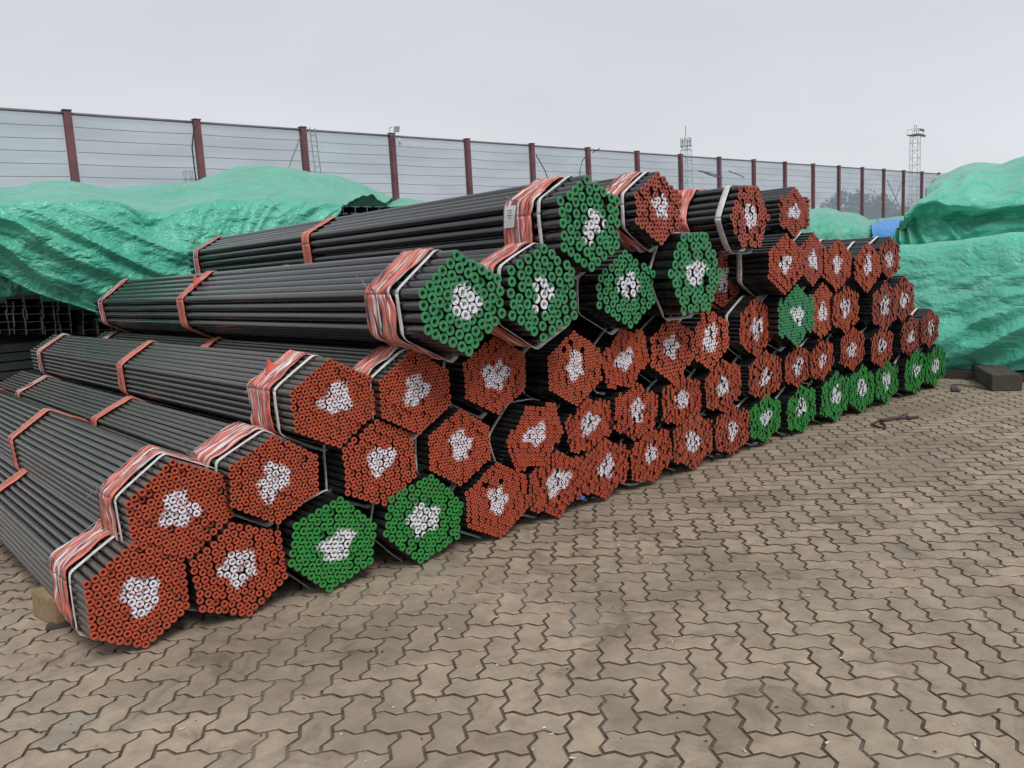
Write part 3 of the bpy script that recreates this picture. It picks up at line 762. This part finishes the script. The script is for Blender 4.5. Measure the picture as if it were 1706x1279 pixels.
# right: lower sheet in front
def R_row(X, pts): return [at_x(x, y, X) for x, y in pts]
rows = [R_row(9.97, ((1430, 640), (1500, 632), (1580, 622), (1640, 619), (1706, 612), (1800, 604), (1960, 590))),
        R_row(9.90, ((1430, 580), (1500, 578), (1580, 572), (1640, 565), (1706, 556), (1800, 545), (1960, 535))),
        R_row(9.98, ((1430, 520), (1500, 520), (1580, 515), (1640, 508), (1706, 500), (1800, 490), (1960, 480))),
        R_row(10.08, ((1430, 460), (1500, 462), (1580, 456), (1640, 448), (1706, 444), (1800, 440), (1960, 436))),
        R_row(10.30, ((1430, 424), (1500, 415), (1590, 404), (1655, 396), (1706, 395), (1800, 394), (1960, 396)))]
last = rows[-1]
rows.append([Vector((p.x + .55, p.y, p.z - .03)) for p in last]); rows.append([Vector((p.x + 1.6, p.y + .1, p.z - .22)) for p in last])
def d_r2(u, v, p):
    return .13 * ridge(nz(u * 1.6 + v * .8, v * 8 - u * 2.2, 2.)) * max(0, 1 - abs(v - .16) / .26) + .03 * nz(u * 3, v * 24 - u * 5, 5.) * (1 if v < .5 else .3) + .035 * nz(p[1] * 3, p[2] * 5, 1.) + .04 * nz(p[1] * 1.2, p[0], 7.)
o = drape('tarpaulin', rows, 200, 150, M_TARP2, d_r2)
tag(o, 'pale green tarpaulin reaching almost to the paving at the right edge', 'tarpaulin')
rows = [R_row(12.1, ((1478, 450), (1500, 446), (1540, 440), (1590, 434), (1640, 430), (1706, 425), (1850, 415), (2050, 405))),
        R_row(11.95, ((1488, 402), (1506, 400), (1538, 396), (1580, 392), (1630, 386), (1706, 378), (1850, 368), (2050, 365))),
        R_row(12.15, ((1497, 379), (1512, 374), (1540, 368), (1580, 366), (1630, 364), (1706, 354), (1850, 345), (2050, 345))),
        R_row(11.80, ((1507, 363), (1522, 348), (1552, 334), (1586, 342), (1630, 346), (1706, 341), (1850, 330), (2050, 330))),
        R_row(12.2, ((1521, 348), (1536, 334), (1560, 322), (1592, 322), (1636, 322), (1706, 312), (1850, 305), (2050, 305))),
        R_row(12.8, ((1536, 333), (1548, 320), (1572, 308), (1600, 302), (1645, 294), (1706, 287), (1850, 280), (2050, 280))),
        R_row(14.0, ((1546, 320), (1554, 300), (1572, 290), (1614, 273), (1655, 268), (1706, 263), (1850, 255), (2050, 255))),
        R_row(16.5, ((1548, 330), (1556, 312), (1576, 302), (1616, 290), (1657, 285), (1706, 282), (1850, 275), (2050, 275)))]
def d_r1(u, v, p):
    fan = max(0, 1 - abs(v - .16) / .24) * min(1, max(0, (.62 - u) / .2))
    s = fan * (.16 * nz(u * 24 + v * 10, 1., 2.)) + .10 * nz(u * 5 + v * 3, v * 9 - u * 2, 3.) * (1 - fan) + .05 * nz(u * 12 - v * 6, v * 20, 4.) * (1 if v < .75 else .3)
    return s + .03 * nz(p[1] * 3, p[2] * 5, 1.)
o = drape('tarpaulin', rows, 220, 190, M_TARP2, d_r1)
tag(o, 'tall green tarpaulin mound with a curved fold, rising behind the lower right sheet', 'tarpaulin')
# middle distance: green mound and blue sheet
def Y_row(Y, pts): return [at_y(x, y, Y) for x, y in pts]
rows = [Y_row(11.6, ((1290, 430), (1340, 430), (1380, 430), (1420, 430), (1466, 430))),
        Y_row(11.4, ((1290, 384), (1340, 384), (1380, 388), (1420, 390), (1466, 395))),
        Y_row(11.8, ((1290, 362), (1345, 362), (1376, 362), (1412, 370), (1461, 378))),
        Y_row(12.6, ((1290, 352), (1345, 351), (1380, 352), (1420, 360), (1460, 370))),
        Y_row(14.0, ((1290, 349), (1345, 347), (1390, 349), (1430, 358), (1462, 367))),
        Y_row(15.5, ((1290, 360), (1345, 358), (1390, 358), (1430, 364), (1465, 372)))]
o = drape('tarpaulin', rows, 110, 80, M_TARP, lambda u, v, p: .09 * nz(u * 7 + v * 3, v * 4, 2.) + (.06 * nz(u * 22, v * 14, 4.) if v < .5 else 0))
tag(o, 'green tarpaulin mound beyond the top right end of the pile', 'tarpaulin')
rows = [Y_row(11.5, ((1450, 430), (1470, 430), (1495, 430), (1530, 430))), Y_row(11.3, ((1452, 395), (1472, 397), (1495, 398), (1530, 398))),
        Y_row(11.6, ((1452, 377), (1472, 377), (1495, 374), (1530, 372))), Y_row(12.6, ((1452, 371), (1472, 367), (1495, 364), (1530, 360))), Y_row(14.5, ((1452, 376), (1472, 374), (1495, 372), (1530, 370)))]
o = drape('tarpaulin', rows, 60, 60, M_TARPB, lambda u, v, p: .06 * nz(u * 5, v * 5, 2.) + .03 * nz(u * 14, v * 12, 4.))
tag(o, 'blue tarpaulin between the two green mounds', 'tarpaulin')
# a strip of green above the blue sheet
rows = [Y_row(14.2, ((1455, 374), (1480, 371), (1520, 368))), Y_row(14.4, ((1455, 366), (1480, 363), (1520, 358))), Y_row(15.4, ((1455, 368), (1480, 366), (1520, 362)))]
o = drape('tarpaulin', rows, 40, 20, M_TARP, lambda u, v, p: .05 * nz(u * 7, v * 7, 2.), 0)
tag(o, 'thin pale green strip of tarpaulin above the blue one', 'tarpaulin')
# dark stock under the sheets
M_STEEL = simple('dark_rolled_steel', (.022, .027, .029), .8, .0, .4, 3)
M_STEELE = simple('grey_cut_steel', (.30, .32, .33), .5, .4, .3, 12)
M_CORE = simple('dark_covered_stock', (.02, .02, .02), .9, 0, .3, 3)
def plate_stack(name, x0, x1, y0, y1, z0, z1, n, label):
    rt = empty(name, ((x0 + x1) / 2, y0, z0)); tag(rt, label, 'steel stack'); th = (z1 - z0) / n
    for k in range(n):
        mb = MB(); j = random.uniform(-.03, .03)
        mb.box((0, (y1 - y0) / 2 + j, th * (k + .5)), (x1 - x0 + random.uniform(-.06, .06), y1 - y0, th * .84)); mb.build('plate', M_STEEL, rt)
    return rt
plate_stack('plate_stack', 9.0 - 8.9, 3.6, 10.45, 15.0, -.02, 1.0, 10, 'dark stacked steel plates in the shade under the left beams')
plate_stack('plate_stack', 3.7, 8.6, 10.4, 15.0, -.02, 1.5, 12, 'dark stacked steel plates behind the rear ends of the pipes')
rt = plate_stack('plate_stack', 10.25, 13.5, 2.2, 8.0, .10, 1.30, 8, 'dark stacked steel under the lower right tarp')
# H beams: cut ends face the yard
def beam_mesh(W=.20, H=.21, tw=.009, tf=.013, Lb=4.2):
    x = W / 2; z = H / 2; a = tw / 2
    prof = [(-x, -z), (x, -z), (x, -z + tf), (a, -z + tf), (a, z - tf), (x, z - tf), (x, z), (-x, z), (-x, z - tf), (-a, z - tf), (-a, -z + tf), (-x, -z + tf)]
    n = len(prof); vs = [(p[0], 0, p[1]) for p in prof] + [(p[0], Lb, p[1]) for p in prof]
    fs = [(i, (i + 1) % n, n + (i + 1) % n, n + i) for i in range(n)] + [tuple(range(n - 1, -1, -1)), tuple(range(n, 2 * n))]
    mi = [0] * n + [1, 1]
    return mesh_of('steel_beam', vs, fs, [M_STEEL, M_STEELE], mi=mi)
BEAM = beam_mesh()
for k, (px, py) in enumerate([(x, y) for x in (-42, -20, 8, 25, 55, 83, 101, 150, 172, 196) for y in (497, 510, 523, 536, 549)]):
    edge = np.interp(px, [-60, 0, 56, 70, 177, 300], [500, 492, 484, 487, 522, 560])
    if py < edge + 8: continue
    p = at_y(px + random.uniform(-2, 2) + (py - 497) * .06, py, 10.42 + random.uniform(-.10, .12))
    o = link('steel_beam', BEAM); o.location = p; o.rotation_euler = (0, R(90) if True else 0, 0)
    o.scale = (1.0 * .52, 1, .84)
    tag(o, 'dark H section steel beam with pale cut end, stacked under the left green tarpaulin', 'steel beam', 'H beams under the left tarpaulin')
for k, (px, py) in enumerate([(x, y) for y in (350, 361, 372) for x in (572, 592, 612, 632, 652, 674, 696)]):
    if py < 345 + 0.04 * (px - 560): continue
    p = at_y(px, py, 10.3 + random.uniform(-.05, .1))
    o = link('steel_beam', BEAM); o.location = p; o.scale = (.72, 1, .52)
    tag(o, 'dark H section steel beam showing past the tarpaulin above the rear of the pipes', 'steel beam', 'H beams at the end of the left tarpaulin')

# ------------------------------------------------------------------ wind fence behind the yard
YF = 22.0; SP = .1446 * YF; X0 = .257 * YF; TOPK = lambda x: 1.5 + YF * (.1975 + .0171 * (x / YF))
M_POST = simple('red_brown_post', (.15, .060, .070), .6, .0, .35, 1.5, .2)
M_RAIL = simple('grey_fence_rail', (.20, .19, .20), .6, .1, .2, 2)
M_FWIRE = simple('fence_wire', (.22, .23, .25), .6, .3, .2, 2)
M_GREYM = simple('galvanised_steel', (.30, .32, .33), .55, .3, .2, 4)
def mat_net():
    m, t, b = new_mat('dust_net_panel')
    tn = tint_of(t)
    c = mixc(t, tn, (.42, .55, .62), (.50, .57, .66))
    n = noise_tex(t, mapping(t, world_pos(t), (.3, 1, 1.2)), 1.0, 4, .6)
    c = mixc(t, ramp(t, n, [(.4, 0.), (.7, .5)]), c, (.40, .45, .50))
    d = t.nodes.new('ShaderNodeBsdfDiffuse'); t.links.new(c, d.inputs[0])
    tl = t.nodes.new('ShaderNodeBsdfTranslucent'); t.links.new(c, tl.inputs[0])
    tr = t.nodes.new('ShaderNodeBsdfTransparent')
    m1 = t.nodes.new('ShaderNodeMixShader'); m1.inputs[0].default_value = .6
    t.links.new(d.outputs[0], m1.inputs[1]); t.links.new(tl.outputs[0], m1.inputs[2])
    m2 = t.nodes.new('ShaderNodeMixShader'); t.links.new(ramp(t, n, [(.3, .55), (.7, .74)]), m2.inputs[0])
    t.links.new(tr.outputs[0], m2.inputs[1]); t.links.new(m1.outputs[0], m2.inputs[2])
    t.links.new(m2.outputs[0], t.nodes['Material Output'].inputs[0])
    return m
M_NET = mat_net()
fence = empty('wind_fence', (X0, YF, 0)); tag(fence, 'tall dust fence of pale net panels on red brown posts', 'fence')
def fadd(mb, name, mat, smooth=False):
    o = mb.build(name, mat, fence, smooth); o.matrix_parent_inverse = fence.matrix_world.inverted(); o.location = (-X0, -YF, 0); return o
bpy.context.view_layer.update()
for k in range(-2, 19):
    x = X0 + k * SP; zt = TOPK(x)
    mb = MB(); mb.box((x, YF, zt / 2 + .03), (.17, .17, zt + .06))
    mb.box((x, YF, zt + .07), (.21, .21, .02))
    fpo = mb.build('post', M_POST, None); fpo.parent = fence; fpo.location = (-X0, -YF, 0)
    if k == 18: break
    x2 = x + SP; zt2 = TOPK(x2)
    mb = MB(); mb.tube([(x + .08, YF + .02, zt), (x2 - .08, YF + .02, zt2)], .036, 8)
    o = mb.build('rail', M_RAIL, None, True); o.parent = fence; o.location = (-X0, -YF, 0)
    vs = []; fs = []; nn_ = 8
    for a in range(nn_ + 1):
        for b in range(13):
            u = a / nn_; w_ = b / 12
            vs.append((x + SP * u, YF + .06 + .05 * math.sin(math.pi * u) * nz(x, b * .7, 3.) , .2 + (zt + (zt2 - zt) * u - .22) * w_))
    for a in range(nn_):
        for b in range(12): fs.append((a * 13 + b, (a + 1) * 13 + b, (a + 1) * 13 + b + 1, a * 13 + b + 1))
    o = link('panel', mesh_of('panel', vs, fs, [M_NET], True), fence); o.location = (-X0, -YF, 0)
    mb = MB(); z = zt - .32; q = 0
    while z > 2.0:
        sag = .01 + .02 * random.random()
        mb.tube([(x + .13 + (SP - .26) * u, YF - .02, z + (zt2 - zt) * u - sag * 4 * u * (1 - u)) for u in (0, .25, .5, .75, 1)], .008, 4)
        z -= .30; q += 1
    o = mb.build('wires', M_FWIRE, None); o.parent = fence; o.location = (-X0, -YF, 0); o['kind'] = 'stuff'
def fence_pt(px, py, Y=YF - .3): return at_y(px, py, Y)
# fittings on the fence
mb = MB(); a = fence_pt(512, 212); b = fence_pt(523, 294)
for s in (-.09, .09): mb.tube([a + Vector((s + .16, 0, 0)), b + Vector((s + .16, 0, 0))], .016, 5)
zz = b.z
while zz < a.z: 
    f_ = (zz - b.z) / (a.z - b.z); p = b.lerp(a, f_) + Vector((.16, 0, 0)); mb.tube([p - Vector((.09, 0, 0)), p + Vector((.09, 0, 0))], .010, 5); zz += .3
tag(mb.build('ladder', M_GREYM), 'narrow grey ladder fixed beside the third fence post', 'ladder')
lamp = empty('floodlight', fence_pt(658, 229)); lamp.scale = (.42, .42, .42); tag(lamp, 'pale floodlight on top of the fourth fence post', 'floodlight')
mb = MB(); mb.tube([(0, 0, 0), (0, 0, .75)], .04, 8); mb.tube([(-.45, 0, .30), (-.45, 0, .70), (-.2, 0, .75)], .03, 6); mb.tube([(-.45, 0, .2), (0, 0, .2)], .025, 6); mb.build('bracket', M_GREYM, lamp, True)
mb = MB(); mb.box((.12, -.1, .62), (.34, .26, .40), Matrix.Rotation(.4, 3, 'X')); mb.box((.12, -.24, .60), (.38, .03, .44), Matrix.Rotation(.4, 3, 'X')); mb.build('lamp_head', simple('pale_grey_housing', (.5, .52, .52), .5), lamp)
mb = MB(); mb.tube([(.3, -.05, -.05), (.35, -.05, -.25), (.42, -.05, -.5)], .09, 8); mb.build('camera', simple('white_housing', (.6, .6, .6), .5), lamp, True)
for pts, lab in (([(330, 205), (323, 215), (320, 245), (324, 280), (328, 312)], 'loose black cable hanging beside the second fence post'),
                 ([(500, 228), (494, 245), (486, 265), (478, 290)], 'thin slack rope left of the third fence post'),
                 ([(893, 258), (900, 270), (908, 284), (912, 296)], 'loose cable hanging right of the sixth fence post'),
                 ([(978, 258), (970, 268), (966, 285), (967, 305)], 'curved dark cable hanging left of the seventh fence post'),
                 ([(988, 254), (992, 250), (996, 249), (999, 247)], 'scrap of black net caught on top of the fence')):
    mb = MB(); mb.tube([fence_pt(x, y) for x, y in pts], .018, 6); tag(mb.build('cable', M_RAIL if 'rope' in lab else M_STEEL, None, True), lab, 'cable')
mb = MB()
for a, b in (((1478, 300), (1505, 358)), ((1502, 303), (1482, 358))): mb.tube([at_y(*a, YF + .8), at_y(*b, YF + .8)], .04, 6)
tag(mb.build('cross_brace', M_RAIL), 'crossed bracing bars seen through the far fence panel', 'brace')

# ------------------------------------------------------------------ masts beyond the fence
def lattice(mb, base, top_z, w0, w1, step, r):
    H = top_z - base.z; n = max(2, int(H / step)); prev = None
    for k in range(n + 1):
        f_ = k / n; w = w0 + (w1 - w0) * f_; z = base.z + H * f_
        c = [Vector((base.x + sx * w / 2, base.y + sy * w / 2, z)) for sx, sy in ((-1, -1), (1, -1), (1, 1), (-1, 1))]
        for i in range(4):
            mb.tube([c[i], c[(i + 1) % 4]], r * .3, 4)
            if prev:
                mb.tube([prev[i], c[i]], r * .6, 4)
                mb.tube([prev[i], c[(i + 1) % 4]] if k % 2 else [prev[(i + 1) % 4], c[i]], r * .3, 4)
        prev = c
def mast(px, ytop, ybase, Y, w, step, r, mat, label, name):
    t_ = at_y(px, ytop, Y); rt = empty(name, (t_.x, t_.y, 0)); tag(rt, label, 'mast')
    mb = MB(); lattice(mb, Vector((0, 0, 0)), t_.z, w * 1.15, w, step, r); mb.build('lattice', mat, rt); return rt, t_.z
M_TEAL = simple('grey_green_mast', (.20, .30, .31), .6, .1, .2, 1)
rt, z = mast(1143, 250, 400, 60, 1.0, 1.2, .07, M_TEAL, 'telecom mast with a ring of antennas behind the middle of the fence', 'telecom_mast')
mb = MB(); mb.tube([(0, 0, z), (0, 0, z + 3.0)], .05, 6)
mb.build('whip_aerial', M_GREYM, rt)
mb = MB()
for zz in (z + .1, z + 1.1): mb.tube([(.55 * math.cos(a), .55 * math.sin(a), zz) for a in np.linspace(0, 6.28, 12, endpoint=False)], .03, 5, True)
for k in range(6):
    a = k * 1.047 + .3; mb.tube([(0, 0, z + .5), (.8 * math.cos(a), .8 * math.sin(a), z + .5)], .03, 4)
mb.build('platform', M_GREYM, rt)
for k in range(6):
    a = k * 1.047 + .3; mb = MB(); mb.box((.62 * math.cos(a), .62 * math.sin(a), z + .9), (.09, .09, 1.2)); mb.build('antenna', M_GREYM, rt)
rt, z = mast(1525, 226, 400, 60, 1.35, 1.3, .07, M_GREYM, 'tall grey floodlight mast standing behind the far right of the fence', 'floodlight_mast')
mb = MB(); mb.box((0, 0, z + .15), (2.6, 2.2, .12))
for s in (-1, 1): mb.tube([(s * 1.2, -1, z + .2), (s * 1.2, -1, z + 1.1), (s * 1.2, 1, z + 1.1), (s * 1.2, 1, z + .2)], .05, 5)
mb.tube([(-1.2, -1, z + 1.1), (1.2, -1, z + 1.1)], .05, 5); mb.tube([(-.5, 0, z), (-.5, 0, z + 1.9), (.5, 0, z + 1.9), (.5, 0, z)], .06, 5)
mb.build('platform', M_GREYM, rt)
for k in range(5):
    mb = MB(); mb.box((-1.3 + .62 * k, -1.15, z - .12 + .95 * (k % 2)), (.5, .3, .36), Matrix.Rotation(.5, 3, 'X')); mb.build('floodlight', M_RAIL, rt)
mast(313, 285, 400, 60, .48, .55, .045, M_RAIL, 'small dark lattice mast seen through the fence above the left tarp', 'lattice_mast')

# ------------------------------------------------------------------ trees beyond the fence
M_LEAF = simple('tree_leaves', (.050, .085, .045), .7, 0, .45, .8); M_BARK = simple('bark', (.09, .07, .05), .9, 0, .3, 3)
def crown_mesh(seed, H, Wd, n=1500):
    r = np.random.RandomState(seed); vs = []; fs = []
    cl = [(r.normal(0, Wd * .27), r.normal(0, Wd * .27), H * (.32 + .55 * r.rand()), Wd * r.uniform(.13, .24)) for _ in range(20)]
    for k in range(n):
        c = cl[r.randint(len(cl))]; d = r.normal(0, 1, 3); d /= np.linalg.norm(d); rad = c[3] * r.uniform(.55, 1.1)
        p = np.array(c[:3]) + d * rad * [1, 1, .8]; a = r.normal(0, 1, 3); a /= np.linalg.norm(a); b = np.cross(a, d); s = r.uniform(.10, .22)
        b0 = len(vs); vs += [tuple(p + a * s), tuple(p + b * s * .8), tuple(p - a * s), tuple(p - b * s * .7)]; fs.append((b0, b0 + 1, b0 + 2, b0 + 3))
    return mesh_of('crown', vs, fs, [M_LEAF])
def trunk_mesh(H, seed):
    r = random.Random(seed); mb = MB(); mb.tube([(0, 0, 0), (.05, 0, H * .3), (.0, .08, H * .6), (.1, 0, H * .85)], [.17, .13, .08, .03], 8)
    for k in range(6):
        a = r.uniform(0, 6.28); z = H * r.uniform(.3, .6); mb.tube([(0, 0, z), (math.cos(a) * H * .12, math.sin(a) * H * .12, z + H * .1), (math.cos(a) * H * .22, math.sin(a) * H * .22, z + H * .24)], [.07, .05, .02], 6)
    return mesh_of('trunk', mb.v, mb.f, [M_BARK], True)
TR = [(crown_mesh(s, 7.5, 5.0), trunk_mesh(7.5, s)) for s in (1, 2, 3)]
TREES = [(1392, 27, .80), (1416, 30, 1.0), (1436, 27, .85), (1452, 33, 1.05), (1470, 28, .8), (1490, 32, .95), (1512, 29, .8), (1534, 33, 1.0)]
for k, (px, Y, s) in enumerate(TREES):
    p = at_y(px, 400, Y); o = empty('tree', (p.x, Y, 0), (0, 0, k * 1.3)); o.scale = (s, s, s)
    tag(o, 'dark leafy tree seen through the net, %s from the left beyond the fence' % ORD[k], 'tree', 'trees beyond the fence')
    link('crown', TR[k % 3][0], o); link('trunk', TR[k % 3][1], o)

# loose wires sticking up behind the top bundles
mb = MB(); mb.tube([at_y(x, y, 3.6) for x, y in ((1163, 284), (1172, 286), (1180, 290), (1190, 293), (1203, 295))], .006, 6); mb.tube([at_y(x, y, 3.6) for x, y in ((1166, 285), (1178, 287), (1192, 290), (1200, 296))], .004, 6)
mb.tube([at_y(x, y, 3.62) for x, y in ((1214, 284), (1222, 288), (1232, 291), (1240, 296))], .004, 6)
tag(mb.build('wire_ends', M_WIRE, None, True), 'loose steel wire ends sticking up between two top bundles', 'wire')
